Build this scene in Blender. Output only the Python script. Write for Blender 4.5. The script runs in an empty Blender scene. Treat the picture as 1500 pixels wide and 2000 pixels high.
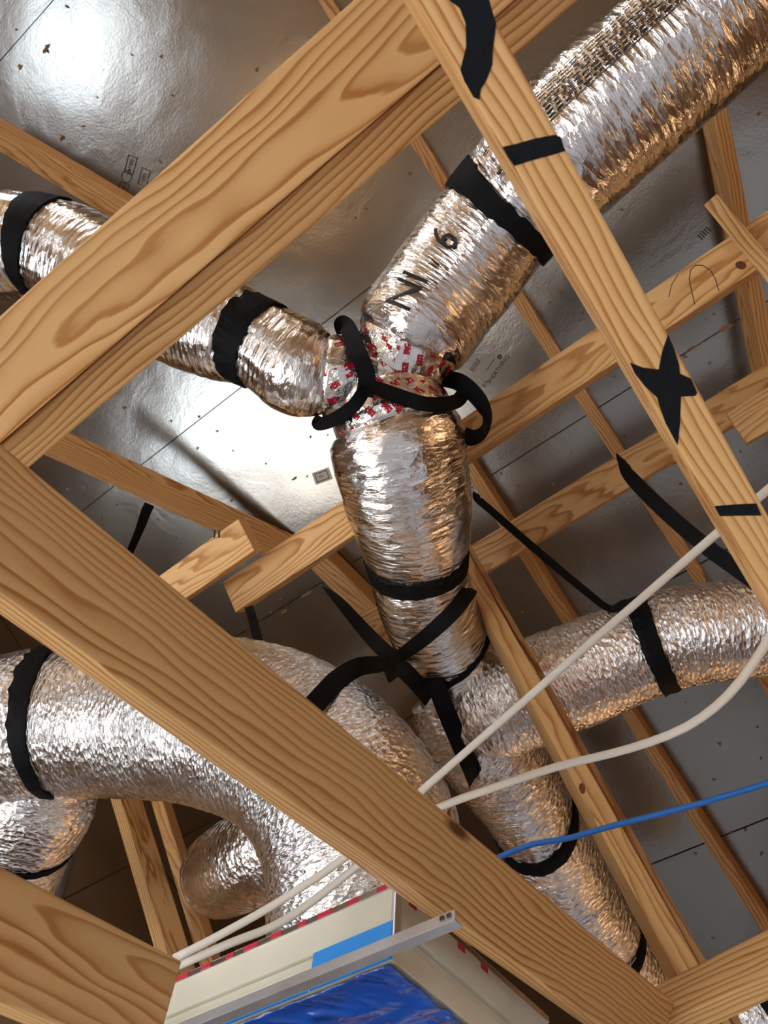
import bpy, bmesh, math, random
from mathutils import Vector, Matrix, noise
random.seed(7)
C = bpy.context.scene.collection
SC = bpy.context.scene

# ------------------------------------------------------------------ camera
F = 1500.0                                     # focal length in pixels of the 1500 x 2000 frame
AX_H = Vector((-0.790991, -0.512473, -0.334222)).normalized()   # along the sheathing seams (level)
AX_R = Vector((0.543018, -0.839718, 0.002425)).normalized()     # down the roof slope
AX_N = Vector((-0.281895, -0.179570, 0.942491)).normalized()    # deck normal, into the attic
AX_U = Vector((0.051569, 0.488480, -0.871050)).normalized()     # plumb, up
AX_G = (AX_R - AX_U * AX_R.dot(AX_U)).normalized()              # level, along the trusses
view = Vector((0, 0, -1))
YW = (view - AX_U * view.dot(AX_U)).normalized()
XW = YW.cross(AX_U)
ROT = Matrix((XW, YW, AX_U))                   # camera axes -> world axes
CAM = Vector((0, 0, 2.0))
def W(p): return CAM + ROT @ Vector(p)         # point
def WV(v): return ROT @ Vector(v)              # direction
def ray(x, y): return Vector(((x - 750) / F, -(y - 1000) / F, -1.0))
def at(x, y, D): return ray(x, y) * D          # point of the attic seen at x, y, D metres deep
DECK = 2.53
def deck_at(x, y, lift=0.0):
    v = ray(x, y); return v * (-(DECK - lift) / v.dot(AX_N))
def deck_hq(h, q, lift=0.0): return AX_H * h + AX_R * q - AX_N * (DECK - lift)

cd = bpy.data.cameras.new('camera'); co = bpy.data.objects.new('camera', cd); C.objects.link(co)
cd.sensor_fit = 'VERTICAL'; cd.sensor_height = 36; cd.lens = F / 2000 * 36; cd.clip_start = .02
co.matrix_world = Matrix.Translation(CAM) @ ROT.to_4x4()
SC.camera = co
cd.dof.use_dof = True; cd.dof.focus_distance = 1.1; cd.dof.aperture_fstop = 11

# ------------------------------------------------------------------ light
SC.view_settings.view_transform = 'Standard'; SC.view_settings.look = 'None'
SC.view_settings.exposure = 1.45; SC.view_settings.gamma = 1
SC.view_settings.use_curve_mapping = False
wd = bpy.data.worlds.new('sky'); SC.world = wd; wd.use_nodes = True
bg = wd.node_tree.nodes['Background']; bg.inputs[0].default_value = (.72, .86, 1.0, 1); bg.inputs[1].default_value = 3.9
sd = bpy.data.lights.new('sun', 'SUN'); sd.energy = 13; sd.angle = .009; sd.color = (1, .93, .82)
so = bpy.data.objects.new('sun', sd); C.objects.link(so)
so.rotation_euler = Vector((.80, .16, -.56)).to_track_quat('-Z', 'Y').to_euler()

# ------------------------------------------------------------------ materials
def mat(name):
    m = bpy.data.materials.new(name); m.use_nodes = True
    nt = m.node_tree; return m, nt, nt.nodes['Principled BSDF']
def node(nt, typ, **kw):
    n = nt.nodes.new(typ)
    for k, v in kw.items():
        if k in n.inputs: n.inputs[k].default_value = v
        else: setattr(n, k, v)
    return n
def math_(nt, op, a, b=None, c=None):
    n = nt.nodes.new('ShaderNodeMath'); n.operation = op
    for i, v in enumerate((a, b, c)):
        if v is None: continue
        if isinstance(v, (int, float)): n.inputs[i].default_value = v
        else: nt.links.new(v, n.inputs[i])
    return n.outputs[0]
def mixc(nt, fac, a, b):
    n = nt.nodes.new('ShaderNodeMix'); n.data_type = 'RGBA'
    for s, v in ((0, fac), (6, a), (7, b)):
        if isinstance(v, (int, float)): n.inputs[s].default_value = v
        elif isinstance(v, tuple): n.inputs[s].default_value = (*v, 1)
        else: nt.links.new(v, n.inputs[s])
    return n.outputs[2]
def mapped(nt, vec, scale, loc=(0, 0, 0), rot=(0, 0, 0)):
    n = node(nt, 'ShaderNodeMapping'); n.inputs['Scale'].default_value = scale
    n.inputs['Location'].default_value = loc; n.inputs['Rotation'].default_value = rot
    nt.links.new(vec, n.inputs['Vector']); return n.outputs[0]
def tex(nt, typ, vec, out=0, **kw):
    n = node(nt, typ, **kw); nt.links.new(vec, n.inputs['Vector']); return n.outputs[out]
def plain(name, col, rough=.5, metal=0.0, spec=.5, bump=None):
    m, nt, b = mat(name)
    b.inputs['Base Color'].default_value = (*col, 1); b.inputs['Roughness'].default_value = rough
    b.inputs['Metallic'].default_value = metal; b.inputs['Specular IOR Level'].default_value = spec
    if bump:
        tc = node(nt, 'ShaderNodeTexCoord')
        h = tex(nt, 'ShaderNodeTexNoise', tc.outputs['Object'], Scale=bump[0], Detail=4.0)
        bn = node(nt, 'ShaderNodeBump', Strength=bump[1], Distance=.01); nt.links.new(h, bn.inputs['Height'])
        nt.links.new(bn.outputs[0], b.inputs['Normal'])
        v = mixc(nt, tex(nt, 'ShaderNodeTexNoise', tc.outputs['Object'], Scale=bump[0] * .3), tuple(c * .8 for c in col), tuple(min(1, c * 1.12) for c in col))
        nt.links.new(v, b.inputs['Base Color'])
    return m

def wood_material():
    # growth rings about a pith line; object colour holds pith y, pith z (m, around .5), slope and tone
    m, nt, b = mat('pine_wood')
    tc = node(nt, 'ShaderNodeTexCoord'); oi = node(nt, 'ShaderNodeObjectInfo')
    sp = node(nt, 'ShaderNodeSeparateXYZ'); nt.links.new(tc.outputs['Object'], sp.inputs[0])
    cs = node(nt, 'ShaderNodeSeparateColor'); nt.links.new(oi.outputs['Color'], cs.inputs[0])
    x, y, z = sp.outputs
    off = node(nt, 'ShaderNodeCombineXYZ'); nt.links.new(math_(nt, 'MULTIPLY', oi.outputs['Random'], 40.0), off.inputs[0])
    add = node(nt, 'ShaderNodeVectorMath', operation='ADD'); nt.links.new(tc.outputs['Object'], add.inputs[0]); nt.links.new(off.outputs[0], add.inputs[1])
    pos = add.outputs[0]
    n1 = tex(nt, 'ShaderNodeTexNoise', mapped(nt, pos, (3.0, 14, 14)), Scale=1.0, Detail=2.0)
    n2 = tex(nt, 'ShaderNodeTexNoise', mapped(nt, pos, (12, 60, 60)), Scale=1.0, Detail=2.0)
    slope = math_(nt, 'MULTIPLY', math_(nt, 'SUBTRACT', cs.outputs[2], .5), .5)
    yy = math_(nt, 'SUBTRACT', y, math_(nt, 'MULTIPLY_ADD', cs.outputs[0], .4, -.2))
    zz = math_(nt, 'SUBTRACT', math_(nt, 'ADD', z, math_(nt, 'MULTIPLY', x, slope)), math_(nt, 'MULTIPLY_ADD', cs.outputs[1], .4, -.2))
    rho = math_(nt, 'SQRT', math_(nt, 'ADD', math_(nt, 'MULTIPLY', yy, yy), math_(nt, 'MULTIPLY', zz, zz)))
    rho = math_(nt, 'ADD', rho, math_(nt, 'MULTIPLY', math_(nt, 'SUBTRACT', n1, .5), .035))
    rho = math_(nt, 'ADD', rho, math_(nt, 'MULTIPLY', math_(nt, 'SUBTRACT', n2, .5), .0035))
    ring = math_(nt, 'FRACT', math_(nt, 'MULTIPLY', rho, 135.0))
    rmp = node(nt, 'ShaderNodeValToRGB'); nt.links.new(ring, rmp.inputs[0])
    e = rmp.color_ramp.elements; e[0].position = 0; e[0].color = (0, 0, 0, 1); e[1].position = 1; e[1].color = (.1, .1, .1, 1)
    for p, v in ((.35, .08), (.66, .45), (.80, 1.0), (.92, .95)):
        q = e.new(p); q.color = (v, v, v, 1)
    fib = tex(nt, 'ShaderNodeTexNoise', mapped(nt, pos, (6, 420, 420)), Scale=1.0, Detail=3.0)
    late = math_(nt, 'MULTIPLY', rmp.outputs[0], math_(nt, 'MULTIPLY_ADD', n1, .9, .42))
    col = mixc(nt, late, (.81, .50, .215), (.38, .135, .024))
    col = mixc(nt, math_(nt, 'MULTIPLY', fib, .25), col, (.58, .29, .09))
    blot = tex(nt, 'ShaderNodeTexNoise', mapped(nt, pos, (2.0, 7, 7), loc=(9, 3, 1)), Scale=1.0, Detail=3.0)
    col = mixc(nt, math_(nt, 'MULTIPLY', blot, .25), col, (.64, .32, .10))
    vo = node(nt, 'ShaderNodeTexVoronoi', Scale=1.0); nt.links.new(mapped(nt, pos, (2.4, 8, 8)), vo.inputs['Vector'])
    kn = node(nt, 'ShaderNodeMapRange'); nt.links.new(vo.outputs['Distance'], kn.inputs[0])
    for i, v in ((1, .03), (2, .075), (3, 1.0), (4, 0.0)): kn.inputs[i].default_value = v
    col = mixc(nt, kn.outputs[0], col, (.13, .045, .015))
    hv = node(nt, 'ShaderNodeHueSaturation'); nt.links.new(col, hv.inputs['Color'])
    nt.links.new(math_(nt, 'MULTIPLY_ADD', oi.outputs['Alpha'], 1.0, 0.0), hv.inputs['Value'])
    nt.links.new(hv.outputs[0], b.inputs['Base Color'])
    b.inputs['Roughness'].default_value = .55; b.inputs['Specular IOR Level'].default_value = .3
    bn = node(nt, 'ShaderNodeBump', Strength=.25, Distance=.001)
    nt.links.new(math_(nt, 'SUBTRACT', math_(nt, 'MULTIPLY', fib, .7), math_(nt, 'MULTIPLY', late, .4)), bn.inputs['Height'])
    nt.links.new(bn.outputs[0], b.inputs['Normal'])
    return m

def foil_material(name, su, sv, strength, rough, tape=False, tint=(.91, .89, .87)):
    # crinkled metallised film; uv in metres, u along the duct and v round it
    m, nt, b = mat(name)
    tc = node(nt, 'ShaderNodeTexCoord'); uv = tc.outputs['UV']
    b.inputs['Metallic'].default_value = 1; b.inputs['Roughness'].default_value = rough
    h1 = tex(nt, 'ShaderNodeTexNoise', mapped(nt, uv, (su, sv, 1), rot=(0, 0, .12)), noise_type='RIDGED_MULTIFRACTAL', Scale=1.0, Detail=5.0, Roughness=.55, Distortion=.6)
    h2 = tex(nt, 'ShaderNodeTexNoise', mapped(nt, uv, (su * 2.4, sv * 3.6, 1), rot=(0, 0, -.5)), Scale=1.0, Detail=3.0, Distortion=1.0)
    v = node(nt, 'ShaderNodeTexVoronoi', Scale=1.0); nt.links.new(mapped(nt, uv, (su * .9, sv * 1.6, 1), rot=(0, 0, .35)), v.inputs['Vector'])
    patch = tex(nt, 'ShaderNodeTexNoise', mapped(nt, uv, (7, 7, 1)), Scale=1.0, Detail=2.0)
    pm = node(nt, 'ShaderNodeMapRange'); nt.links.new(patch, pm.inputs[0])
    for i, q in ((1, .35), (2, .65), (3, .45), (4, 1.0)): pm.inputs[i].default_value = q
    h = math_(nt, 'ADD', math_(nt, 'MULTIPLY', h1, .30), math_(nt, 'ADD', math_(nt, 'MULTIPLY', h2, .35), math_(nt, 'MULTIPLY', v.outputs['Distance'], .8)))
    h = math_(nt, 'MULTIPLY', h, pm.outputs[0])
    bn = node(nt, 'ShaderNodeBump', Strength=strength, Distance=.008); nt.links.new(h, bn.inputs['Height'])
    nt.links.new(bn.outputs[0], b.inputs['Normal'])
    b.inputs['Base Color'].default_value = (*tint, 1)
    if tape:
        # red lettering blocks printed in rows along the tape
        br = node(nt, 'ShaderNodeTexBrick', Scale=1.0); nt.links.new(mapped(nt, uv, (1, 1, 1), rot=(0, 0, .5)), br.inputs['Vector'])
        br.inputs['Brick Width'].default_value = .036; br.inputs['Row Height'].default_value = .028
        br.inputs['Mortar Size'].default_value = .0075; br.inputs['Mortar Smooth'].default_value = 0; br.offset = .5
        br.inputs['Color1'].default_value = (1, 1, 1, 1); br.inputs['Color2'].default_value = (0, 0, 0, 1); br.inputs['Mortar'].default_value = (0, 0, 0, 1); br.inputs['Bias'].default_value = -.1
        gl = tex(nt, 'ShaderNodeTexNoise', mapped(nt, uv, (210, 210, 1), rot=(0, 0, .5)), Scale=1.0, Detail=1.0)
        msk = math_(nt, 'MULTIPLY', math_(nt, 'GREATER_THAN', br.outputs[0], .45), math_(nt, 'GREATER_THAN', gl, .38))
        nt.links.new(mixc(nt, msk, tint, (.42, .012, .03)), b.inputs['Base Color'])
        nt.links.new(math_(nt, 'SUBTRACT', 1.0, math_(nt, 'MULTIPLY', msk, .8)), b.inputs['Metallic'])
    return m

def deck_material():
    m, nt, b = mat('foil_faced_sheathing')
    g = node(nt, 'ShaderNodeNewGeometry'); p = g.outputs['Position']
    b.inputs['Metallic'].default_value = 1
    n0 = tex(nt, 'ShaderNodeTexNoise', p, Scale=1.6, Detail=2.0)
    n1 = tex(nt, 'ShaderNodeTexNoise', p, Scale=7.0, Detail=4.0, Distortion=.5)
    n2 = tex(nt, 'ShaderNodeTexNoise', p, Scale=130.0, Detail=3.0)
    nt.links.new(mixc(nt, n1, (.29, .272, .245), (.33, .31, .28)), b.inputs['Base Color'])
    nt.links.new(math_(nt, 'MULTIPLY_ADD', n0, .10, .17), b.inputs['Roughness'])
    b1 = node(nt, 'ShaderNodeBump', Strength=.5, Distance=.02); nt.links.new(math_(nt, 'ADD', n0, math_(nt, 'MULTIPLY', n1, .15)), b1.inputs['Height'])
    b2 = node(nt, 'ShaderNodeBump', Strength=.22, Distance=.0012); nt.links.new(n2, b2.inputs['Height']); nt.links.new(b1.outputs[0], b2.inputs['Normal'])
    nt.links.new(b2.outputs[0], b.inputs['Normal'])
    return m

M_WOOD = wood_material()
M_DUCT = foil_material('crinkled_foil', 100, 16, .75, .17)
M_FINE = foil_material('finely_crinkled_foil', 150, 40, .85, .2)
M_TAPE = foil_material('printed_foil_tape', 45, 35, .7, .2, tape=True)
M_DECK = deck_material()
M_TEAR = plain('torn_foil', (.8, .8, .8), .25, 1.0)
M_OSB = plain('exposed_strand_board', (.30, .16, .07), .8)
M_STRAP = plain('black_webbing', (.005, .005, .006), .6, 0, .12, bump=(300, .15))
M_PAINT = plain('black_stain', (.010, .011, .014), .7, 0, .12, bump=(90, .2))
M_INK = plain('black_ink', (.02, .018, .016), .5)
M_CREAM = plain('cream_duct_board', (.66, .60, .46), .45, 0, .4, bump=(25, .05))
M_BLUETAPE = plain('blue_tape', (.03, .26, .68), .45)
M_WHITE = plain('white_jacket', (.60, .53, .44), .5)
M_BLUECAB = plain('blue_jacket', (.008, .12, .42), .4)
M_ALU = plain('galvanised_steel', (.80, .81, .82), .45, 1.0, bump=(60, .05))
M_STEEL = plain('nail_steel', (.10, .09, .08), .4, .8)
M_REDINK = plain('red_print', (.50, .02, .04), .5)
M_CONC = plain('floor_concrete', (.56, .57, .60), .7, bump=(6, .1))
M_WALL = plain('wall_strand_board', (.30, .175, .085), .8, bump=(18, .2))
M_DRY = plain('white_drywall', (.78, .77, .75), .8)
M_PIPE = plain('grey_plastic', (.10, .10, .10), .4)
mm, nt, b = mat('blue_film')
b.inputs['Base Color'].default_value = (.003, .06, .34, 1); b.inputs['Roughness'].default_value = .16
b.inputs['Coat Weight'].default_value = .6
tc = node(nt, 'ShaderNodeTexCoord')
hh = tex(nt, 'ShaderNodeTexNoise', mapped(nt, tc.outputs['Object'], (14, 45, 20)), noise_type='RIDGED_MULTIFRACTAL', Scale=1.0, Detail=4.0, Distortion=.8)
bn = node(nt, 'ShaderNodeBump', Strength=1.0, Distance=.012); nt.links.new(hh, bn.inputs['Height']); nt.links.new(bn.outputs[0], b.inputs['Normal'])
M_FILM = mm

# ------------------------------------------------------------------ helpers
def link(name, me, m, parent=None, mw=None, smooth=False):
    o = bpy.data.objects.new(name, me); C.objects.link(o)
    if m and not me.materials: me.materials.append(m)
    if smooth: me.polygons.foreach_set('use_smooth', [True] * len(me.polygons))
    if mw is not None: o.matrix_world = mw
    if parent is not None:
        o.parent = parent; o.matrix_parent_inverse = parent.matrix_world.inverted()
    return o
def tag(o, label=None, cat=None, group=None, kind=None):
    for k, v in (('label', label), ('category', cat), ('group', group), ('kind', kind)):
        if v: o[k] = v
    return o
def empty(name, loc=(0, 0, 0)):
    o = bpy.data.objects.new(name, None); C.objects.link(o); o.empty_display_size = .05
    o.matrix_world = Matrix.Translation(Vector(loc)); return o
def mesh(verts, faces, name='shape'):
    me = bpy.data.meshes.new(name); me.from_pydata([tuple(v) for v in verts], [], faces); me.update(); return me
def box_mesh(dx, dy, dz, bevel=0.0):
    bm = bmesh.new(); bmesh.ops.create_cube(bm, size=1)
    bmesh.ops.scale(bm, vec=(dx, dy, dz), verts=bm.verts)
    if bevel: bmesh.ops.bevel(bm, geom=bm.edges[:], offset=bevel, segments=2, affect='EDGES', profile=.6)
    me = bpy.data.meshes.new('board'); bm.to_mesh(me); bm.free(); return me
def frame(org, x, y, z):
    m = Matrix((x, y, z)).transposed().to_4x4(); m.translation = org; return m
def rnd_grain(seed):
    r = random.Random(seed); return (.5 + r.uniform(-.2, .2), .5 + r.choice((-1, 1)) * r.uniform(.12, .3), .5 + r.uniform(-.12, .12))
def board(name, p0, p1, a, b_, ext, label, cat, grain=None, tone=1.0, bevel=.0025, group=None, parent=None):
    """A sawn board in camera axes: p0-p1 is one long edge, a and b_ the two section vectors."""
    p0, p1, a, b_ = (Vector(v) for v in (p0, p1, a, b_))
    ax = (p1 - p0).normalized(); p0 = p0 - ax * ext[0]; p1 = p1 + ax * ext[1]
    y = (a - ax * a.dot(ax)).normalized(); z = ax.cross(y)
    w, t = a.length, b_.length
    cen = (p0 + p1) / 2 + y * w / 2 + z * (t / 2 if z.dot(b_) > 0 else -t / 2)
    me = box_mesh((p1 - p0).length, w, t, bevel)
    o = link(name, me, M_WOOD, parent, frame(W(cen), WV(ax), WV(y), WV(z)), True)
    for p in me.polygons: p.use_smooth = False
    g = grain or rnd_grain(name + label if label else name)
    o.color = (g[0], g[1], g[2], tone)
    if label: tag(o, label, cat, group)
    return o

class Tube:
    """A round run through (x, y, depth, radius or pixel width) stations, in camera axes."""
    def __init__(s, pts, step=.008, seg=96, r_px=True, crinkle=1.0, seed=0, corr=.0):
        P = [at(x, y, D) for x, y, D, w in pts]
        Rr = [w / 2 * D / F if r_px else w for x, y, D, w in pts]
        s.C, s.R = [], []
        n = len(P); ext = [P[0] * 2 - P[1]] + P + [P[-1] * 2 - P[-2]]; er = [Rr[0]] + Rr + [Rr[-1]]
        for i in range(n - 1):
            a, b, c, d = ext[i:i + 4]; ra, rb, rc, rd = er[i:i + 4]
            k = max(2, int((c - b).length / step))
            for j in range(k):
                t = j / k; t2, t3 = t * t, t * t * t
                cr = lambda a, b, c, d: .5 * ((2 * b) + (c - a) * t + (2 * a - 5 * b + 4 * c - d) * t2 + (3 * b - a - 3 * c + d) * t3)
                s.C.append(cr(a, b, c, d)); s.R.append(cr(ra, rb, rc, rd))
        s.C.append(P[-1]); s.R.append(Rr[-1])
        s.S = [0.0]
        for i in range(1, len(s.C)): s.S.append(s.S[-1] + (s.C[i] - s.C[i - 1]).length)
        s.T = []
        for i in range(len(s.C)):
            s.T.append((s.C[min(i + 1, len(s.C) - 1)] - s.C[max(i - 1, 0)]).normalized())
        t0 = s.T[0]; v = Vector((0, 0, 1)); s.N = [(v - t0 * v.dot(t0)).normalized()]
        for i in range(1, len(s.C)):
            nn = s.N[-1] - s.T[i] * s.N[-1].dot(s.T[i]); s.N.append(nn.normalized())
        s.seg, s.cr, s.seed, s.corr = seg, crinkle, seed, corr
        s.pinch = []
    def idx(s, x, y):
        best, bi = 1e9, 0
        for i, c in enumerate(s.C):
            px, py = 750 + F * c.x / -c.z, 1000 - F * c.y / -c.z
            d = (px - x) ** 2 + (py - y) ** 2
            if d < best: best, bi = d, i
        return bi
    def rad(s, i, th):
        r, u = s.R[i], s.S[i]
        k = 1.0
        for pu, pw, pd in s.pinch: k -= pd * math.exp(-((u - pu) / pw) ** 2)
        if s.cr:
            q = Vector((math.cos(th) * r * 9, math.sin(th) * r * 9, u * 14 + s.seed * 7.3))
            w = noise.noise(q) * .0030
            q2 = Vector((math.cos(th) * r * 22, math.sin(th) * r * 22, u * 85 + s.seed * 3.1))
            w += (.5 - abs(noise.noise(q2))) * .0026
            q3 = Vector((math.cos(th) * r * 70, math.sin(th) * r * 70, u * 150 + s.seed))
            w += noise.noise(q3) * .0012
            for pu, pw, pd in s.pinch:
                e = math.exp(-((u - pu) / (pw * 2.2)) ** 2)
                w += e * .004 * noise.noise(Vector((math.cos(th) * r * 60, math.sin(th) * r * 60, s.seed + 5)))
            k += w * s.cr / max(r, .03)
        if s.corr: k += s.corr / r * math.sin(2 * math.pi * u / .030 + th)
        return r * k
    def surf(s, i, th, lift=0.0, ds=0.0):
        n = s.N[i]; bn = s.T[i].cross(n)
        return s.C[i] + s.T[i] * ds + (n * math.cos(th) + bn * math.sin(th)) * (s.rad(i, th) + lift)
    def at_s(s, u):
        lo = 0
        for i, v in enumerate(s.S):
            if v <= u: lo = i
        return lo
    def mesh(s, caps=True):
        V, Fc, UV = [], [], []
        k = s.seg
        for i in range(len(s.C)):
            for j in range(k): V.append(W(s.surf(i, 2 * math.pi * j / k)))
        for i in range(len(s.C) - 1):
            for j in range(k):
                jn = (j + 1) % k
                Fc.append((i * k + j, i * k + jn, (i + 1) * k + jn, (i + 1) * k + j))
                r = s.R[i] * 2 * math.pi / k
                UV += [(s.S[i], j * r), (s.S[i], (j + 1) * r), (s.S[i + 1], (j + 1) * r), (s.S[i + 1], j * r)]
        if caps:
            for i, rev in ((0, True), (len(s.C) - 1, False)):
                c = len(V); V.append(W(s.C[i]))
                for j in range(k):
                    a, b = i * k + j, i * k + (j + 1) % k
                    Fc.append((b, a, c) if rev else (a, b, c)); UV += [(0, 0), (.02, 0), (.01, .02)]
        me = mesh(V, Fc); uvl = me.uv_layers.new(name='UVMap')
        uvl.data.foreach_set('uv', [c for p in UV for c in p])
        me.polygons.foreach_set('use_smooth', [True] * len(me.polygons)); return me
    def band(s, x, y, width, lift=.004, skew=0.0, phase=0.0, ragged=0.0):
        """a belt round the run at its station nearest to x, y"""
        i0 = s.idx(x, y); k = 72; V, Fc = [], []
        prof = [(-.5, -.004), (-.5, lift), (-.25, lift + .0012), (.25, lift + .0012), (.5, lift), (.5, -.004)]
        for j in range(k):
            th = 2 * math.pi * j / k
            for q, l in prof:
                du = q * width + skew * math.cos(th - phase) + ragged * noise.noise(Vector((math.cos(th) * 9, math.sin(th) * 9, q * 3)))
                u = min(max(s.S[i0] + du, 0), s.S[-1]); i = s.at_s(u)
                rr = min(s.rad(i, th), s.R[i0] * 1.06)
                n = s.N[i]; bn = s.T[i].cross(n)
                V.append(W(s.C[i] + s.T[i] * (u - s.S[i]) + (n * math.cos(th) + bn * math.sin(th)) * (max(rr, s.R[i0] * .97) + l)))
        m = len(prof)
        for j in range(k):
            for q in range(m):
                a, b = j * m + q, j * m + (q + 1) % m; c, d = ((j + 1) % k) * m + (q + 1) % m, ((j + 1) % k) * m + q
                Fc.append((a, d, c, b))
        return mesh(V, Fc)

def ribbon(pts, width, thick=.0018, face=None, twist=None):
    """flat webbing along (x, y, depth) stations; it shows its flat to `face` (camera axes) or to the viewer"""
    P = [at(*p) for p in pts]; n = len(P); ext = [P[0] * 2 - P[1]] + P + [P[-1] * 2 - P[-2]]; L = []
    tw = twist or [0] * n; TW = []
    for i in range(n - 1):
        a, b, c, d = ext[i:i + 4]
        for j in range(12):
            t = j / 12
            L.append(.5 * ((2 * b) + (c - a) * t + (2 * a - 5 * b + 4 * c - d) * t * t + (3 * b - a - 3 * c + d) * t ** 3)); TW.append(tw[i] * (1 - t) + tw[i + 1] * t)
    L.append(P[-1]); TW.append(tw[-1]); V, Fc = [], []
    for i, p in enumerate(L):
        t = (L[min(i + 1, len(L) - 1)] - L[max(i - 1, 0)]).normalized()
        f = (face or -p).normalized(); f = (f - t * f.dot(t)).normalized(); w = t.cross(f)
        c, s_ = math.cos(TW[i]), math.sin(TW[i]); w, f = w * c + f * s_, f * c - w * s_
        for q, l in ((-.5, -.5), (.5, -.5), (.5, .5), (-.5, .5)): V.append(W(p + w * width * q + f * thick * l))
    for i in range(len(L) - 1):
        for q in range(4): Fc.append((i * 4 + q, i * 4 + (q + 1) % 4, i * 4 + 4 + (q + 1) % 4, i * 4 + 4 + q))
    e = (len(L) - 1) * 4; Fc += [(3, 2, 1, 0), (e, e + 1, e + 2, e + 3)]
    return mesh(V, Fc)

def text_mesh(body, size):
    cu = bpy.data.curves.new('writing', 'FONT'); cu.body = body; cu.size = size; cu.align_x = 'CENTER'; cu.align_y = 'CENTER'; cu.resolution_u = 3
    o = bpy.data.objects.new('writing', cu); C.objects.link(o)
    dg = bpy.context.evaluated_depsgraph_get(); me = bpy.data.meshes.new_from_object(o.evaluated_get(dg))
    bpy.data.objects.remove(o); bpy.data.curves.remove(cu); me.materials.clear(); return me

# ------------------------------------------------------------------ the room below (unseen, it lights the attic)
def wall(name, pieces):
    V, Fc = [], []
    for x0, x1, y0, y1, z0, z1 in pieces:
        k = len(V)
        V += [(x, y, z) for x in (x0, x1) for y in (y0, y1) for z in (z0, z1)]
        Fc += [tuple(k + i for i in f) for f in ((0, 1, 3, 2), (4, 6, 7, 5), (0, 4, 5, 1), (2, 3, 7, 6), (0, 2, 6, 4), (1, 5, 7, 3))]
    return tag(link(name, mesh(V, Fc), M_WALL), kind='structure')
LX, RX, BY, FY = -4.6, 4.6, -4.4, 7.4
def slab(name, x0, x1, y0, y1, z0, z1, m): 
    o = wall(name, [(x0, x1, y0, y1, z0, z1)]); o.data.materials[0] = m; return o
slab('floor', LX - .12, RX + .12, BY - .12, FY + .12, -.1, 0, M_CONC)
t_ = .12; H = 7.2; AZ = 1.84                   # AZ: top of the added, unseen boards that mask the room light
def wall_dry(name, pieces):
    o = wall(name, pieces); o.data.materials[0] = M_DRY
wy0, wy1, wz0, wz1 = -2.4, 1.9, .10, 1.80      # wide patio opening, sun side
wall_dry('wall_left', [(LX - t_, LX, BY, wy0, 0, AZ), (LX - t_, LX, wy1, FY, 0, AZ), (LX - t_, LX, wy0, wy1, 0, wz0), (LX - t_, LX, wy0, wy1, wz1, AZ)])
wall_dry('wall_right', [(RX, RX + t_, BY, .6, 0, AZ), (RX, RX + t_, 4.4, FY, 0, AZ), (RX, RX + t_, .6, 4.4, 0, .25), (RX, RX + t_, .6, 4.4, 1.78, AZ)])
wall_dry('wall_back', [(LX, -1.6, BY - t_, BY, 0, AZ), (1.6, RX, BY - t_, BY, 0, AZ), (-1.6, 1.6, BY - t_, BY, 0, .5), (-1.6, 1.6, BY - t_, BY, 1.75, AZ)])
wall_dry('wall_front', [(LX, RX, FY, FY + t_, 0, AZ)])
# gable boards closing the attic above the ceiling
gy0, gy1, gz0, gz1 = -2.5, -1.4, 2.6, 3.3      # unseen gable opening on the left, added for a bright reflection in the deck
wall('wall_gable_left', [(LX - t_, LX, BY, gy0, AZ, H), (LX - t_, LX, gy1, FY, AZ, H), (LX - t_, LX, gy0, gy1, AZ, gz0), (LX - t_, LX, gy0, gy1, gz1, H)]); wall('wall_gable_right', [(RX, RX + t_, BY, FY, AZ, H)])
wall('wall_gable_back', [(LX, RX, BY - t_, BY, AZ, H)]); wall('wall_gable_front', [(LX, RX, FY, FY + t_, AZ, H)])
# unseen attic floor boards, added to mask the light from the room below
HOLES = [(-1.45, 1.0, -1.7, 1.3), (-3.6, -1.45, .25, 1.3), (.2, 1.5, 1.6, 3.3)]  # one round the viewer, two cut to put bright spots in the foil
gx = sorted({LX, RX} | {h[0] for h in HOLES} | {h[1] for h in HOLES}); gy = sorted({BY, FY} | {h[2] for h in HOLES} | {h[3] for h in HOLES})
wall('wall_light_mask', [(x0, x1, y0, y1, AZ - .03, AZ) for x0, x1 in zip(gx, gx[1:]) for y0, y1 in zip(gy, gy[1:])
    if not any(h[0] < (x0 + x1) / 2 < h[1] and h[2] < (y0 + y1) / 2 < h[3] for h in HOLES)])

# ------------------------------------------------------------------ roof deck: foil-faced panels with open joints
ceiling = tag(empty('ceiling', W(deck_hq(.5, 0))), 'roof underside of foil-faced sheathing panels with seams', kind='structure')
ROWS = [-4.4, -3.62, -2.88, -2.14, -1.40, -.66, .085, .67, 1.51, 2.25, 3.0, 3.75, 4.5]
panels = []
for i in range(len(ROWS) - 1):
    q0, q1 = ROWS[i], ROWS[i + 1]; g = .004 if i != 7 else .007
    hs = [-4.2, -2.3, .125, 2.6, 5.0, 6.4]
    for k in range(len(hs) - 1):
        h0, h1 = hs[k] + .002, hs[k + 1] - .002
        me = box_mesh(h1 - h0, q1 - q0 - g, .011)
        o = link('foil_panel', me, M_DECK, ceiling, frame(W(deck_hq((h0 + h1) / 2, (q0 + q1) / 2, -.0055)), WV(AX_H), WV(AX_R), WV(AX_H.cross(AX_R))))
        panels.append((h0, h1, q0, q1, o))
def panel_of(p):
    h, q = p.dot(AX_H), p.dot(AX_R)
    for h0, h1, q0, q1, o in panels:
        if h0 - .01 <= h <= h1 + .01 and q0 - .01 <= q <= q1 + .01: return o
    return panels[0][4]
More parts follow.
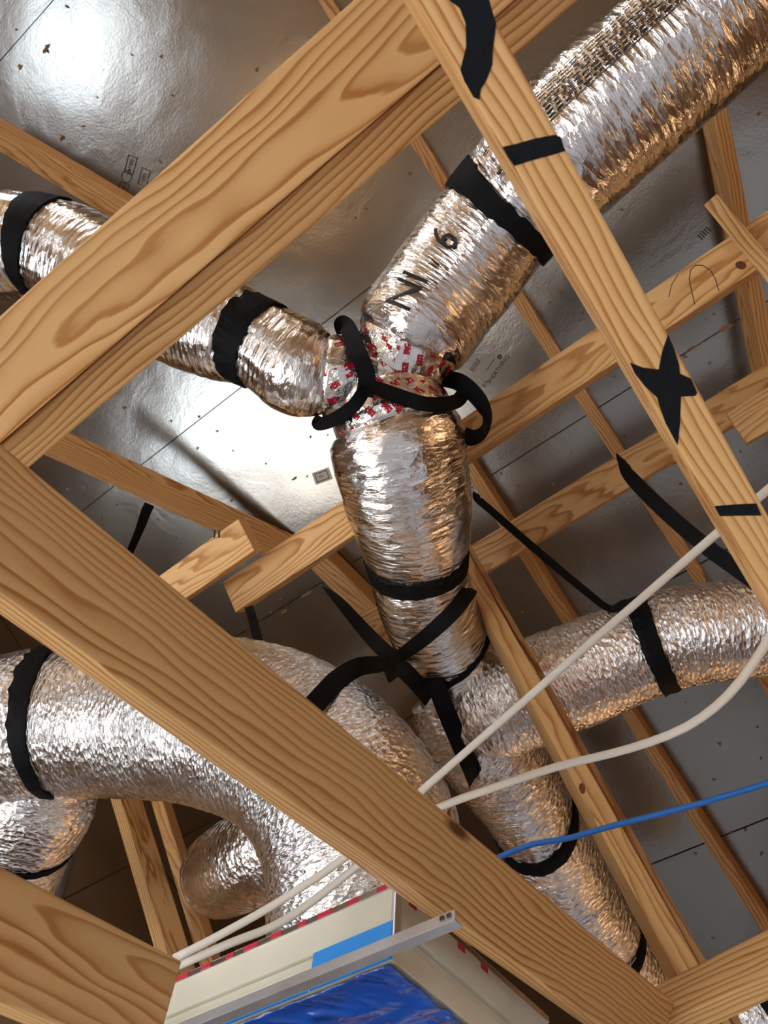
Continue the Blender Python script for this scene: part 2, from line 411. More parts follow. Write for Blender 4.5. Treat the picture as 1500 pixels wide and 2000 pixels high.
# dark board edge behind the joints
back = box_mesh(10.6, 8.9, .004)
link('strand_board_back', back, M_OSB, ceiling, frame(W(deck_hq(1.1, .05, -.016)), WV(AX_H), WV(AX_R), WV(AX_H.cross(AX_R))))

# nails driven through the sheathing, each with a burst of torn foil
def tear_mesh(r, seed):
    rg = random.Random(seed); V, Fc, MI = [], [], []
    k = 7; V += [(math.cos(6.283 * j / k) * r * rg.uniform(.35, 1.0), math.sin(6.283 * j / k) * r * rg.uniform(.25, .8), .0006) for j in range(k)]
    Fc.append(tuple(range(k))); MI.append(1)
    for j in range(2 + seed % 2):
        a0 = rg.uniform(0, 6.28); b = len(V); l = rg.uniform(.5, 1.3); c_, s_ = math.cos(a0), math.sin(a0); w = rg.uniform(.3, .6)
        V += [(c_ * r * .4 - s_ * r * w, s_ * r * .4 + c_ * r * w, .0003), (c_ * r * .4 + s_ * r * w, s_ * r * .4 - c_ * r * w, .0003), (c_ * r * (.6 + .3 * l), s_ * r * (.6 + .3 * l), r * l)]
        V += [(v[0] * .97, v[1] * .97, v[2] + .0007) for v in V[b:b + 3]]
        Fc += [(b, b + 1, b + 2), (b + 5, b + 4, b + 3), (b, b + 3, b + 4, b + 1), (b + 1, b + 4, b + 5, b + 2), (b + 2, b + 5, b + 3, b)]; MI += [0] * 5
    me = mesh(V, Fc); me.materials.append(M_TEAR); me.materials.append(M_OSB); me.polygons.foreach_set('material_index', MI)
    return me
TEARS = [tear_mesh(.008, i) for i in range(6)]
NAIL = box_mesh(.003, .003, .022)
NAILS = [(131,12,1.3),(91,95,2.2),(31,57,1),(40,130,1.6),(258,107,1),(315,110,1.4),(503,135,1.5),(163,247,1.2),(122,270,2.4),(336,185,1.2),(312,315,1.3),(190,190,.8),
 (242,796,1.6),(174,849,1),(335,822,1.1),(390,813,1.4),(425,842,1.2),(386,875,1.2),(452,978,1),(167,953,1.2),(229,987,1.2),(200,1012,.8),(345,1052,1.1),(307,1015,1),(607,853,1.1),(600,930,1),(133,955,.9),
 (801,340,1.3),(716,408,1.1),(694,425,1),(668,543,1),(913,243,.8),(1098,570,1.4),(1075,590,.9),(1137,610,1.3),(1042,675,1.8),(1116,72,1.3),(1214,410,1.3),(1305,430,1.3),(1325,335,1.1),(1238,478,1),(1482,222,1.1),
 (1199,737,1.1),(1417,595,1),(1395,613,1),(1377,623,.8),(1338,696,1.6),(1386,709,1.1),(1426,722,1.1),(1430,678,.8),(1404,766,1),(1221,852,1.1),(1243,875,1),(1115,883,.8),(1080,945,1),(1122,945,.8),(1012,948,1),(978,925,1.2),(1062,987,.9),(1446,882,1),(1330,945,1.2),
 (1187,1033,1.3),(1199,1097,1.7),(1218,1052,.8),(1266,1055,.9),(1212,1155,.9),(1330,1033,1.4),(1041,1182,1),(1020,1195,1),(986,1153,1),(1405,1452,1.4),(1340,1372,.8),(1486,1482,1),(1395,1522,1.2),(1265,1525,.8),(1430,1625,1.4),(1456,1621,1.3),(1358,1667,1.4),(1488,1667,1.2),(1392,1832,.9),(1265,1500,.9),
 (560,1180,1),(548,1170,.8),(530,1195,.9),(590,1165,.8),(455,880,.9),(520,905,.9),(640,850,.8),(1180,1290,.8),(1480,1420,1)]
for i, (x, y, s_) in enumerate(NAILS):
    p = deck_at(x, y); pn = panel_of(p); a = random.random() * 6.28
    xa = AX_H * math.cos(a) + AX_R * math.sin(a); za = AX_N
    ya = za.cross(xa)
    o = link('nail_tip', TEARS[i % 6], None, pn, frame(W(p + AX_N * .0005), WV(xa), WV(ya), WV(za)) @ Matrix.Scale(s_ * .75, 4))
# short dark rips along the joints
for (x, y, l) in ((90, 95, .05), (40, 132, .03), (1418, 640, .05), (1350, 680, .03), (1366, 672, .025), (1450, 760, .06), (575, 935, .03), (555, 1195, .04), (600, 1160, .05), (1320, 900, .05)):
    p = deck_at(x, y, .0012); rg = random.Random(x); V = []
    for k in range(9):
        t = 2 * math.pi * k / 9; V.append((math.cos(t) * l * .5 * rg.uniform(.6, 1.1), math.sin(t) * l * .16 * rg.uniform(.4, 1.3), 0))
    V = V + [(v[0], v[1], -.001) for v in V]
    link('foil_rip', mesh(V, [tuple(range(9)), tuple(range(17, 8, -1))] + [(k, k + 9, (k + 1) % 9 + 9, (k + 1) % 9) for k in range(9)]), M_OSB, panel_of(p), frame(W(p), WV(AX_H), WV(-AX_R), WV(AX_N)))
# stamps printed on the foil
def on_deck(me, x, y, ang, m=M_INK, name='stamp'):
    p = deck_at(x, y, .0015); xa = AX_H * math.cos(ang) + AX_R * math.sin(ang); ya = AX_N.cross(xa)
    return link(name, me, m, panel_of(p), frame(W(p), WV(xa), WV(ya), WV(AX_N)))
def deck_dir(x0, y0, x1, y1):
    v = deck_at(x1, y1) - deck_at(x0, y0); return math.atan2(v.dot(AX_R), v.dot(AX_H))
def outline(w, h, t):
    V, Fc = [], []
    for x0, x1, y0, y1 in ((-w/2, w/2, h/2 - t, h/2), (-w/2, w/2, -h/2, -h/2 + t), (-w/2, -w/2 + t, -h/2, h/2), (w/2 - t, w/2, -h/2, h/2)):
        k = len(V); V += [(x0, y0, 0), (x1, y0, 0), (x1, y1, 0), (x0, y1, 0)]; Fc.append((k, k + 1, k + 2, k + 3))
    return mesh(V, Fc)
def ring_mesh(r, t, k=28):
    V = [(math.cos(2*math.pi*j/k) * q, math.sin(2*math.pi*j/k) * q, 0) for q in (r, r - t) for j in range(k)]
    return mesh(V, [(j, (j + 1) % k, k + (j + 1) % k, k + j) for j in range(k)])
A1 = deck_dir(238, 395, 262, 305)
on_deck(outline(.062, .038, .0022), 255, 322, A1); on_deck(text_mesh('RATED', .017), 254, 326, A1)
on_deck(ring_mesh(.021, .002), 247, 345, A1)
on_deck(outline(.062, .038, .0022), 239, 374, A1); on_deck(text_mesh('PROD', .017), 240, 370, A1)
on_deck(outline(.058, .036, .002), 281, 346, A1); on_deck(text_mesh('IIIII', .022), 281, 346, A1)
A2 = deck_dir(945, 755, 985, 700)
on_deck(text_mesh('SHEATHING', .020), 973, 722, A2); on_deck(text_mesh('========', .010), 958, 713, A2); on_deck(ring_mesh(.008, .006), 976, 697, A2); on_deck(text_mesh('IIIIIII', .024), 928, 714, A2); on_deck(text_mesh('B7', .018), 947, 751, A2)
A3 = deck_dir(1365, 468, 1385, 448)
on_deck(text_mesh('IIIII', .030), 1376, 456, A3)
lb = on_deck(mesh([(-.034, -.022, 0), (.034, -.022, 0), (.034, .022, 0), (-.034, .022, 0)], [(0, 1, 2, 3)]), 629, 930, deck_dir(615, 935, 643, 925), plain('paper_label', (.62, .58, .5), .6), 'paper_label')
on_deck(outline(.05, .032, .003), 629, 930, deck_dir(615, 935, 643, 925)).location += WV(AX_N) * .001
on_deck(text_mesh('IIII', .018), 627, 931, deck_dir(615, 935, 643, 925)).location += WV(AX_N) * .001

# ------------------------------------------------------------------ framing
def rafter(hc, q0, q1, label, depth=.089, tone=.9, wid=.038):
    p0 = deck_hq(hc - wid / 2, q0, depth); p1 = deck_hq(hc - wid / 2, q1, depth)
    return board('roof_rafter', p0, p1, AX_H * wid, -AX_N * (depth - .0005), (0, 0), label, 'rafter', tone=tone, group='rafters under the foil deck')
rafter(.125, -3.4, 2.6, 'thin pale rafter against the foil, crossing behind the upper brace')
rafter(.540, -.02, 2.6, 'thin pale rafter against the foil, behind the right-hand flexible duct')
q0_, q1_ = deck_at(588, 1091, .10), deck_at(812, 1318, .10); qa = AX_N.cross((q1_ - q0_).normalized()).normalized()
if qa.x < 0: qa = -qa
board('roof_rafter', q0_, q1_, qa * .075, -AX_N * .095, (0, .9), 'brown rafter left of the central duct, running behind the black strap fork', 'rafter', tone=.9, group='rafters under the foil deck')
FIT = {
 'n1a': [[-0.397, 0.0767, -0.8048], [0.0531, 0.422, -0.7235], [-0.0542, 0.0634, 0.0309], [-0.0041, 0.0137, -0.0352]],
 'n1b': [[-0.4014, 0.0767, -0.8159], [0.0541, 0.4254, -0.731], [0.0213, -0.0221, -0.0232], [-0.0248, 0.0494, -0.0697]],
 'n2': [[-0.271, -0.0567, -0.542], [0.1449, -0.5077, -0.8693], [0.0278, 0.0649, -0.0541], [-0.028, -0.0082, -0.0243]],
 'n3': [[0.0218, 0.3521, -0.5281], [0.3076, 0.0, -0.712], [0.0308, 0.0198, 0.01], [-0.0005, 0.0409, -0.0791]],
 'n4': [[-0.316, -0.4024, -0.632], [-0.2169, -0.5201, -0.723], [0.0096, 0.059, -0.0659], [-0.0314, -0.0135, -0.0167]],
 'r2a': [[0.1997, -0.1705, -1.8265], [0.4369, -0.6861, -1.183], [0.0357, 0.0126, -0.0031], [0.0179, -0.0647, -0.0584]],
 'r2b': [[0.2565, -0.1777, -1.9045], [0.5196, -0.7411, -1.2777], [0.0109, 0.0051, 0.0], [0.0151, -0.0321, -0.0352]],
 'p1': [[-0.3815, -0.2592, -1.9732], [0.7187, 0.4678, -1.5056], [-0.0389, 0.0757, -0.0261], [0.0166, -0.0032, -0.034]],
 'blk': [[-0.4799, -0.2062, -1.9093], [-0.3097, -0.0918, -1.8364], [-0.043, 0.0757, -0.0183], [0.0149, 0.0, -0.0349]],
 'p3': [[0.4719, -0.6764, -1.0725], [0.5267, -0.6334, -1.0533], [0.0178, 0.0111, -0.0755], [0.0204, -0.0264, 0.001]],
 'l1': [[-1.2658, 1.2709, -2.5316], [-0.8279, 0.9991, -2.4689], [-0.0231, -0.0557, -0.0798], [0.0194, 0.0258, -0.0236]],
 'l2': [[-1.1178, 0.2029, -2.5796], [-0.5743, -0.0555, -2.6836], [0.0257, 0.0774, -0.0579], [-0.0151, -0.0189, -0.0319]],
 'v1': [[0.8894, 1.0012, -2.0461], [1.0232, 0.342, -2.0518], [0.008, 0.0024, -0.0886], [0.0371, 0.0075, 0.0035]],
 'v2': [[0.6411, 0.6165, -1.5411], [0.6909, 0.4709, -1.4475], [0.0197, 0.0166, 0.0154], [0.0133, -0.0038, -0.013]],
 's1': [[-0.8047, -0.8704, -2.3439], [-0.6047, -1.2038, -2.1244], [0.0403, -0.0254, -0.0752], [-0.0293, -0.0228, -0.008]],
 's2': [[-0.7511, -0.9823, -2.6079], [-0.4922, -1.2707, -2.1908], [-0.0322, -0.019, 0.0068], [0.0246, -0.0625, -0.0584]],
 'p2': [[0.301, -0.1605, -2.15], [0.7477, 0.1359, -1.9608], [-0.0389, 0.0757, -0.0261], [0.0166, -0.0032, -0.034]],
}
def fit(key, name, ext, label, cat='beam', **kw): return board(name, *FIT[key], ext, label, cat, **kw)
fit('n1a', 'timber_beam', (.25, .30), 'wide pale beam crossing the upper left, flat face with arched grain', grain=(.46, .62, .56))
fit('n1b', 'timber_beam', (.20, .30), 'narrow fine-striped board nailed along the lower edge of the wide pale beam', grain=(.04, .6, .5), tone=.93)
fit('n2', 'timber_beam', (.25, .70), 'large honey-coloured timber running from the left edge down to the bottom', grain=(.30, .60, .53), tone=.82)
n3 = fit('n3', 'timber_strut', (.12, .30), 'striped strut on the upper right with black stain marks', grain=(.02, .52, .5), tone=1.08)
fit('n4', 'timber_beam', (.25, .0), 'honey-coloured timber filling the bottom left corner', grain=(.55, .62, .56), tone=.82)
r2a = fit('r2a', 'truss_web', (.18, .35), 'long orange-brown web with a knot, in front of the right-hand duct', tone=.86)
fit('r2b', 'truss_web', (.18, .35), 'thin edge board running along the right side of the knotted web', tone=.8)
p1 = fit('p1', 'lateral_brace', (0, .30), 'pale horizontal brace with a sawn left end, passing behind the central duct', tone=1.1)
fit('p2', 'lateral_brace', (.45, .30), 'lower brown horizontal brace behind the strap hung beside the central duct', tone=.86)
blk = fit('blk', 'lateral_brace', (.20, 0), 'short bright lapped brace end with two nails beside the honey-coloured timber', tone=1.22)
fit('p3', 'lateral_brace', (.12, .25), 'brown brace crossing the knotted web in the bottom right corner', tone=.82)
fit('l1', 'roof_rafter', (.35, .20), 'blurred light brown rafter in the top left corner above the strapped duct', 'rafter', tone=.9)
fit('l2', 'roof_rafter', (.10, .28), 'brown rafter running from the beam joint to the lapped brace end', 'rafter', tone=.85)
fit('v1', 'truss_web', (.25, .10), 'rough brown web standing below the large duct at the right edge', tone=.82)
fit('v2', 'wood_cleat', (.0, .10), 'thin pale cleat nailed over the brace at the right edge', 'cleat', tone=.95)
fit('s1', 'wall_stud', (.10, .35), 'left of two pale studs below the big left duct, nearer the honey corner timber', 'stud', tone=1.15)
fit('s2', 'wall_stud', (.10, .35), 'right of two pale studs below the big left duct, beside a foil duct', 'stud', tone=1.08)
b0 = at(1466, 861, 1.8); PB = FIT['p1']
board('brace_block', b0, b0 - AX_H * .25, PB[2], PB[3], (.01, 0), 'short wood block lapped on the brown brace at the right edge', 'block', tone=.85)
# two nails in the lapped brace end
for x in (419, 428): 
    p = at(x, 1043, 1.845); d_ = (Vector((.1, .25, .35))).normalized(); e_ = d_.cross(AX_H).normalized()
    link('nail', box_mesh(.0035, .0035, .03), M_STEEL, blk, frame(W(p), WV(e_), WV(d_.cross(e_)), WV(d_)))
# pencil squiggle on the long brace
def poly_face(name, key, pts, parent, m, off=.0006, thick=.0004, axis_a=2):
    """a flat patch on the main face of a board: outline given where it is seen"""
    p0, p1, a, b_ = (Vector(v) for v in FIT[key]); ax = (p1 - p0).normalized(); y = (a - ax * a.dot(ax)).normalized(); nn = ax.cross(y)
    if nn.dot(b_) > 0: nn = -nn
    o = p0 + nn * off; V = []
    for x, yy in pts:
        v = ray(x, yy); V.append(v * (o.dot(nn) / v.dot(nn)))
    k = len(V); A = [W(v) for v in V]; B = [W(v - nn * thick) for v in V]
    return link(name, mesh(A + B, [tuple(range(k)), tuple(range(2 * k - 1, k - 1, -1))] + [(i, i + k, (i + 1) % k + k, (i + 1) % k) for i in range(k)]), m, parent)
zz = lambda L, s_, ox, oy: [(x / s_ + ox, y / s_ + oy) for x, y in L]
poly_face('stain_mark', 'n3', zz([(380,-60),(760,-60),(800,90),(835,200),(805,430),(800,560),(745,700),(700,770),(690,860),(640,840),(560,700),(525,600),(550,500),(575,400),(570,200),(520,70),(440,10)], 4.41, 780, 0), n3, M_PAINT)
poly_face('stain_mark', 'n3', zz([(885,1265),(1000,1240),(1180,1190),(1340,1160),(1390,1180),(1430,1300),(1300,1340),(1130,1385),(990,1430),(940,1360)], 4.41, 780, 0), n3, M_PAINT)
poly_face('stain_mark', 'n3', zz([(915,460),(950,540),(980,640),(985,690),(1050,720),(1085,800),(1075,820),(990,825),(985,980),(970,1110),(900,980),(865,880),(850,830),(780,765),(720,690),(690,625),(770,655),(860,665),(880,560)], 3, 1000, 500), n3, M_PAINT)
poly_face('stain_mark', 'n3', zz([(1010,605),(1180,590),(1395,580),(1440,690),(1300,690),(1060,695)], 4.69, 1180, 860), n3, M_PAINT)
M_KNOT = plain('dark_knot', (.14, .045, .012), .6)
def knot(key, parent, x, y, rx, ry, rot):
    c, s_ = math.cos(rot), math.sin(rot)
    poly_face('knot', key, [(x + c * rx * math.cos(t) - s_ * ry * math.sin(t), y + s_ * rx * math.cos(t) + c * ry * math.sin(t)) for t in (k * .5236 for k in range(12))], parent, M_KNOT)
knot('r2a', r2a, 1137, 1540, 6, 11, -.2)
knot('p1', p1, 1447, 518, 11, 8, .2)
def scribble(pts, w=1.6):
    L = []
    for i, (x, y) in enumerate(pts):
        x0, y0 = pts[max(i - 1, 0)]; x1, y1 = pts[min(i + 1, len(pts) - 1)]; l = math.hypot(x1 - x0, y1 - y0)
        L.append((x, y, -(y1 - y0) / l * w / 2, (x1 - x0) / l * w / 2))
    for (a, b) in zip(L, L[1:]):
        poly_face('pencil_mark', 'p1', [(a[0] + a[2], a[1] + a[3]), (b[0] + b[2], b[1] + b[3]), (b[0] - b[2], b[1] - b[3]), (a[0] - a[2], a[1] - a[3])], p1, M_INK)
scribble([(1404, 568), (1397, 545), (1388, 528), (1372, 518), (1358, 518), (1349, 527), (1346, 545), (1350, 565), (1357, 595)])
scribble([(1325, 535), (1312, 555), (1306, 580)], 1.2)

# ------------------------------------------------------------------ ducts
def duct(name, tube, m, label, bands=(), group='flexible foil ducts'):
    for x, y, w, *r in bands:
        tube.pinch.append((tube.S[tube.idx(x, y)], w * .9, .05))
    root = empty(name, W(tube.C[0])); tag(root, label, 'duct', group)
    link('jacket', tube.mesh(), m, root)
    for x, y, w, *r in bands: link('clamp_strap', tube.band(x, y, w, *r), M_STRAP, root, smooth=False)
    return root
D1 = Tube([(779, 697, 1.58, 40), (784, 689, 1.58, 130), (793, 674, 1.58, 192), (806, 652, 1.585, 228), (858, 580, 1.60, 234), (920, 502, 1.59, 238), (985, 417, 1.56, 246), (1046, 351, 1.52, 266), (1121, 278, 1.47, 284), (1291, 125, 1.40, 290), (1481, -46, 1.34, 292), (1630, -180, 1.3, 292)], seed=1)
d1 = duct('flexible_duct', D1, M_DUCT, 'large smooth foil duct rising from the taped wye to the top right', [(985, 417, .058, .006, .0, 0, .006)])
D2 = Tube([(655, 738, 1.6, 120), (632, 735, 1.6, 158), (590, 722, 1.60, 186), (545, 695, 1.61, 178), (498, 668, 1.62, 172), (450, 650, 1.64, 196), (380, 625, 1.67, 200), (260, 570, 1.72, 205), (160, 515, 1.76, 205), (90, 485, 1.78, 200), (0, 482, 1.80, 205), (-160, 490, 1.84, 205)], seed=2)
duct('flexible_duct', D2, M_DUCT, 'foil duct passing behind the wide pale beam to the left edge', [(498, 668, .045, .005, .01, 0, .004), (90, 485, .055, .005, .0, 0, .003)])
D3 = Tube([(762, 812, 1.60, 150), (766, 824, 1.60, 218), (772, 845, 1.60, 256), (782, 900, 1.61, 260), (796, 970, 1.64, 246), (808, 1040, 1.69, 222), (815, 1098, 1.73, 196), (825, 1150, 1.77, 190), (850, 1220, 1.83, 186), (880, 1290, 1.88, 176), (905, 1340, 1.90, 170)], seed=3)
duct('flexible_duct', D3, M_DUCT, 'central fat foil duct hanging down from the taped wye', [(815, 1098, .036, .005, .0, 0, .003), (872, 1272, .016, .004, .03, 1.2, .002)])
D4 = Tube([(905, 1405, 1.86, 150), (960, 1385, 1.84, 190), (1040, 1352, 1.82, 200), (1130, 1315, 1.80, 198), (1290, 1254, 1.76, 192), (1400, 1232, 1.73, 192), (1560, 1220, 1.70, 194), (1700, 1215, 1.68, 194)], seed=4, corr=.0012)
duct('flexible_duct', D4, M_FINE, 'sparkling crinkled foil duct leading to the right edge', [(1278, 1258, .042, .004, -.012, 0, .004)])
D5 = Tube([(870, 1350, 1.92, 150), (900, 1400, 1.92, 190), (960, 1475, 1.92, 196), (1010, 1540, 1.93, 184), (1048, 1610, 1.95, 172), (1085, 1680, 2.0, 172), (1140, 1780, 2.05, 172), (1190, 1860, 2.08, 166), (1270, 1990, 2.1, 166), (1330, 2090, 2.1, 166)], seed=5, corr=.0012)
duct('flexible_duct', D5, M_FINE, 'sparkling foil duct running down between the honey timber and knotted web', [(1046, 1606, .03, .004, .035, .6, .002), (1180, 1845, .028, .004, .03, .6, .002)])
D6 = Tube([(-260, 1520, 1.80, 300), (-100, 1470, 1.78, 300), (60, 1418, 1.75, 296), (150, 1405, 1.74, 292), (300, 1402, 1.71, 300), (440, 1410, 1.66, 326), (560, 1450, 1.60, 344), (650, 1530, 1.52, 366), (705, 1640, 1.44, 388), (720, 1770, 1.38, 396), (720, 1960, 1.32, 396)], seed=6, corr=.0009)
duct('flexible_duct', D6, M_FINE, 'biggest foil duct, an elbow turning behind the honey timber at lower left', [(115, 1408, .040, .005, .0, 0, .003)])
D7 = Tube([(90, 1500, 1.76, 190), (70, 1560, 1.76, 226), (45, 1620, 1.77, 214), (25, 1680, 1.78, 196), (5, 1760, 1.8, 190), (-20, 1860, 1.82, 190)], seed=7, corr=.0015)
duct('flexible_duct', D7, M_FINE, 'foil branch dropping from the big left duct towards the bottom left', [(38, 1642, .014, .003, .0, 0, .003)])
D8 = Tube([(640, 1596, 2.0, 150), (560, 1636, 2.02, 168), (505, 1668, 2.05, 176), (462, 1690, 2.15, 172), (436, 1704, 2.35, 160), (425, 1710, 2.5, 140)], seed=8, corr=.0018)
duct('flexible_duct', D8, M_FINE, 'short foil duct seen beside the two pale studs')
D9 = Tube([(1400, 2060, 1.5, 120), (1460, 1995, 1.5, 140), (1510, 1960, 1.5, 140), (1600, 1900, 1.5, 140)], seed=9, corr=.001)
duct('flexible_duct', D9, M_FINE, 'bit of foil duct in the bottom right corner', [(1500, 1955, .03)])

# taped wye where three ducts meet, and the second wye lower down
def wye(name, arms, cx, cy, D, rc, label, m, group=None):
    root = empty(name, W(at(cx, cy, D))); tag(root, label, 'duct fitting', group)
    for (x, y, Dd, w0, w1) in arms:
        t = Tube([(cx, cy, D, w0), ((cx * 2 + x) / 3, (cy * 2 + y) / 3, (D * 2 + Dd) / 3, w0 * .6 + w1 * .4), ((cx + 2 * x) / 3, (cy + 2 * y) / 3, (D + 2 * Dd) / 3, w1), (x, y, Dd, w1)], seed=cx + x, crinkle=.8, seg=64)
        link('taped_collar', t.mesh(), m, root)
    bm = bmesh.new(); bmesh.ops.create_uvsphere(bm, u_segments=40, v_segments=24, radius=rc)
    uvl = bm.loops.layers.uv.new('UVMap')
    for f in bm.faces:
        for l in f.loops: l[uvl].uv = (l.vert.co.x + l.vert.co.z * .3, l.vert.co.y)
    for v in bm.verts: v.co *= 1 + .03 * noise.noise(v.co * 20)
    me = bpy.data.meshes.new('hub'); bm.to_mesh(me); bm.free()
    link('taped_hub', me, m, root, Matrix.Translation(W(at(cx, cy, D))), True)
    return root
wye('duct_wye', [(812, 655, 1.6, 170, 196), (640, 735, 1.6, 150, 160), (770, 826, 1.6, 185, 232)], 748, 748, 1.60, .096, 'foil wye bound with red-printed tape under crossing black straps', M_TAPE)
wye('duct_wye', [(880, 1300, 1.88, 150, 165), (960, 1385, 1.86, 150, 170), (930, 1440, 1.92, 150, 175)], 900, 1365, 1.90, .10, 'foil wye below the central duct, half behind the wide black strap', M_DUCT)

# writing on the large duct
def on_tube(tube, me, i0, th0, m, parent, name, rot=0.0, lift=.0026):
    c, s_ = math.cos(rot), math.sin(rot)
    for v in me.vertices:
        x, y = v.co.x * c - v.co.y * s_, v.co.x * s_ + v.co.y * c
        u = tube.S[i0] + x; i = tube.at_s(min(max(u, 0), tube.S[-1] - .001)); th = th0 - y / tube.R[i]
        v.co = W(tube.C[i] + tube.T[i] * (u - tube.S[i]) + (tube.N[i] * math.cos(th) + tube.T[i].cross(tube.N[i]) * math.sin(th)) * (max(tube.rad(i, th), tube.R[i] * .985) + lift))
    return link(name, me, m, parent)
def fine_rects(rects, step=.012):
    V, Fc = [], []
    for x0, x1, y0, y1 in rects:
        nx, ny = max(1, int((x1 - x0) / step)), max(1, int((y1 - y0) / step))
        k = len(V)
        V += [(x0 + (x1 - x0) * i / nx, y0 + (y1 - y0) * j / ny, 0) for j in range(ny + 1) for i in range(nx + 1)]
        Fc += [(k + j * (nx + 1) + i, k + j * (nx + 1) + i + 1, k + (j + 1) * (nx + 1) + i + 1, k + (j + 1) * (nx + 1) + i) for j in range(ny) for i in range(nx)]
    return mesh(V, Fc)
def theta_at(tube, x, y):
    """angle round the tube whose near surface is seen at x, y"""
    v = ray(x, y).normalized(); best = (9, 0, 0)
    for i in range(0, len(tube.C), 2):
        for j in range(48):
            th = 2 * math.pi * j / 48; n = tube.N[i] * math.cos(th) + tube.T[i].cross(tube.N[i]) * math.sin(th)
            p = tube.C[i] + n * tube.R[i]
            if n.dot(-p) <= 0: continue
            d = (p.normalized() - v).length
            if d < best[0]: best = (d, i, th)
    return best[1], best[2]
for tx, ty, wd_, sz in ((858, 468, '9', .088), (836, 508, '"', .075), (786, 562, 'IN', .078)):
    i0, th = theta_at(D1, tx, ty)
    on_tube(D1, text_mesh(wd_, sz), i0, th, M_INK, d1, 'size_print', rot=math.pi, lift=.0055)
i0, th = theta_at(D1, 955, 385)
t2 = .0016
on_tube(D1, fine_rects([(-.03, .03, .022, .022 + t2), (-.03, .03, -.022, -.022 + t2), (-.03, -.03 + t2, -.022, .022), (.03 - t2, .03, -.022, .022)]), i0, th, M_INK, d1, 'label_frame')
on_tube(D1, text_mesh('UL', .02), i0, th, M_INK, d1, 'mark_print', rot=math.pi)
i0, th = theta_at(D1, 1185, 85)
L_, Hh = .165, .036
rects = [(-L_, L_, Hh - t2, Hh), (-L_, L_, -Hh, -Hh + t2), (-L_, -L_ + t2, -Hh, Hh), (L_ - t2, L_, -Hh, Hh),
         (-L_ - .085, -L_ - .01, Hh - t2, Hh), (-L_ - .085, -L_ - .01, -Hh, -Hh + t2), (-L_ - .01 - t2, -L_ - .01, -Hh, Hh),
         (L_ + .01, L_ + .10, Hh - t2, Hh), (L_ + .01, L_ + .10, -Hh, -Hh + t2), (L_ + .01, L_ + .01 + t2, -Hh, Hh)]
on_tube(D1, fine_rects(rects), i0, th, M_INK, d1, 'label_frame')
rg = random.Random(3); dash = []
for r_ in range(8):
    y = -Hh + .0055 + r_ * .0082; x = -L_ + .012 + (0 if r_ < 5 else .03)
    while x < L_ - .02 and not (r_ == 7 and x > .04):
        l = rg.uniform(.004, .016); dash.append((x, x + l, y, y + .0030)); x += l + .0045
on_tube(D1, fine_rects(dash, .01), i0, th, M_INK, d1, 'fine_print')['kind'] = 'stuff'
rg = random.Random(5); dash = []
for r_ in (0, 6):
    x = -L_ - .08
    while x < -L_ - .03:
        l = rg.uniform(.006, .014); dash.append((x, x + l, -Hh + .006 + r_ * .009, -Hh + .0105 + r_ * .009)); x += l + .004
on_tube(D1, fine_rects(dash, .01), i0, th, M_INK, d1, 'fine_print')['kind'] = 'stuff'

# ------------------------------------------------------------------ webbing straps
def strap(pts, width, label, **kw):
    return tag(link('hanger_strap', ribbon(pts, width, **kw), M_STRAP), label, 'strap', 'black webbing straps')
fw = 1.468
ws = tag(empty('wye_strap', W(at(716, 762, 1.48))), 'black webbing crossed in a Y over the taped wye', 'strap', 'black webbing straps')
link('strap_arm', ribbon([(672, 650, 1.68), (668, 633, 1.60), (680, 642, 1.53), (700, 690, fw), (716, 735, fw - .01), (712, 775, fw - .005)], .034), M_STRAP, ws)
link('strap_arm', ribbon([(716, 755, fw - .012), (690, 793, fw), (650, 820, 1.53), (622, 828, 1.60), (628, 815, 1.68)], .027, twist=[.5, .2, 0, 0, 0]), M_STRAP, ws)
link('strap_arm', ribbon([(708, 755, fw - .012), (740, 760, fw - .008), (790, 778, fw), (840, 790, 1.476), (888, 785, 1.52), (905, 770, 1.58)], .029, twist=[.9, .4, 0, 0, 0, 0]), M_STRAP, ws)
strap([(862, 738, 1.63), (900, 748, 1.57), (935, 780, 1.56), (950, 815, 1.57), (944, 843, 1.60), (925, 855, 1.64), (905, 850, 1.68)], .036, 'loose black strap loop sticking out right of the taped wye', face=Vector((-.75, .25, .6)))
strap([(1213, 893, 1.95), (1218, 905, 1.9), (1235, 935, 1.82), (1300, 1000, 1.72), (1380, 1068, 1.62), (1460, 1125, 1.55), (1520, 1170, 1.5)], .034, 'wide black strap slanting down behind the stained strut on the right', twist=[1.1, .9, .4, 0, 0, 0, 0])
strap([(930, 963, 2.0), (934, 975, 1.96), (960, 998, 1.94), (1060, 1085, 1.86), (1150, 1160, 1.79), (1190, 1188, 1.76), (1222, 1180, 1.72), (1250, 1186, 1.66)], .024, 'thin black strap slanting from the brace to the right-hand duct', twist=[.9, .7, .7, .7, .8, .9, .5, .2])
strap([(640, 1150, 2.25), (668, 1180, 2.15), (720, 1240, 1.98), (770, 1290, 1.80), (812, 1332, 1.74), (840, 1365, 1.80)], .040, 'black strap slanting down from the rafter to the strap crossing', twist=[1.2, .8, .4, .2, .2, .3])
strap([(919, 1148, 1.75), (912, 1160, 1.66), (880, 1200, 1.62), (830, 1245, 1.64), (790, 1275, 1.67), (765, 1288, 1.67)], .034, 'black strap wrapped diagonally across the lower part of the central duct', twist=[0, 0, .1, .3, .6, .9])
strap([(775, 1287, 1.68), (745, 1297, 1.66), (700, 1303, 1.60), (660, 1327, 1.505), (630, 1358, 1.445), (590, 1405, 1.40), (545, 1470, 1.40), (512, 1540, 1.45), (494, 1590, 1.52), (488, 1620, 1.6)], .040, 'black strap curving over the biggest foil elbow', twist=[.9, .6, .2, 0, 0, 0, 0, 0, 0, 0])
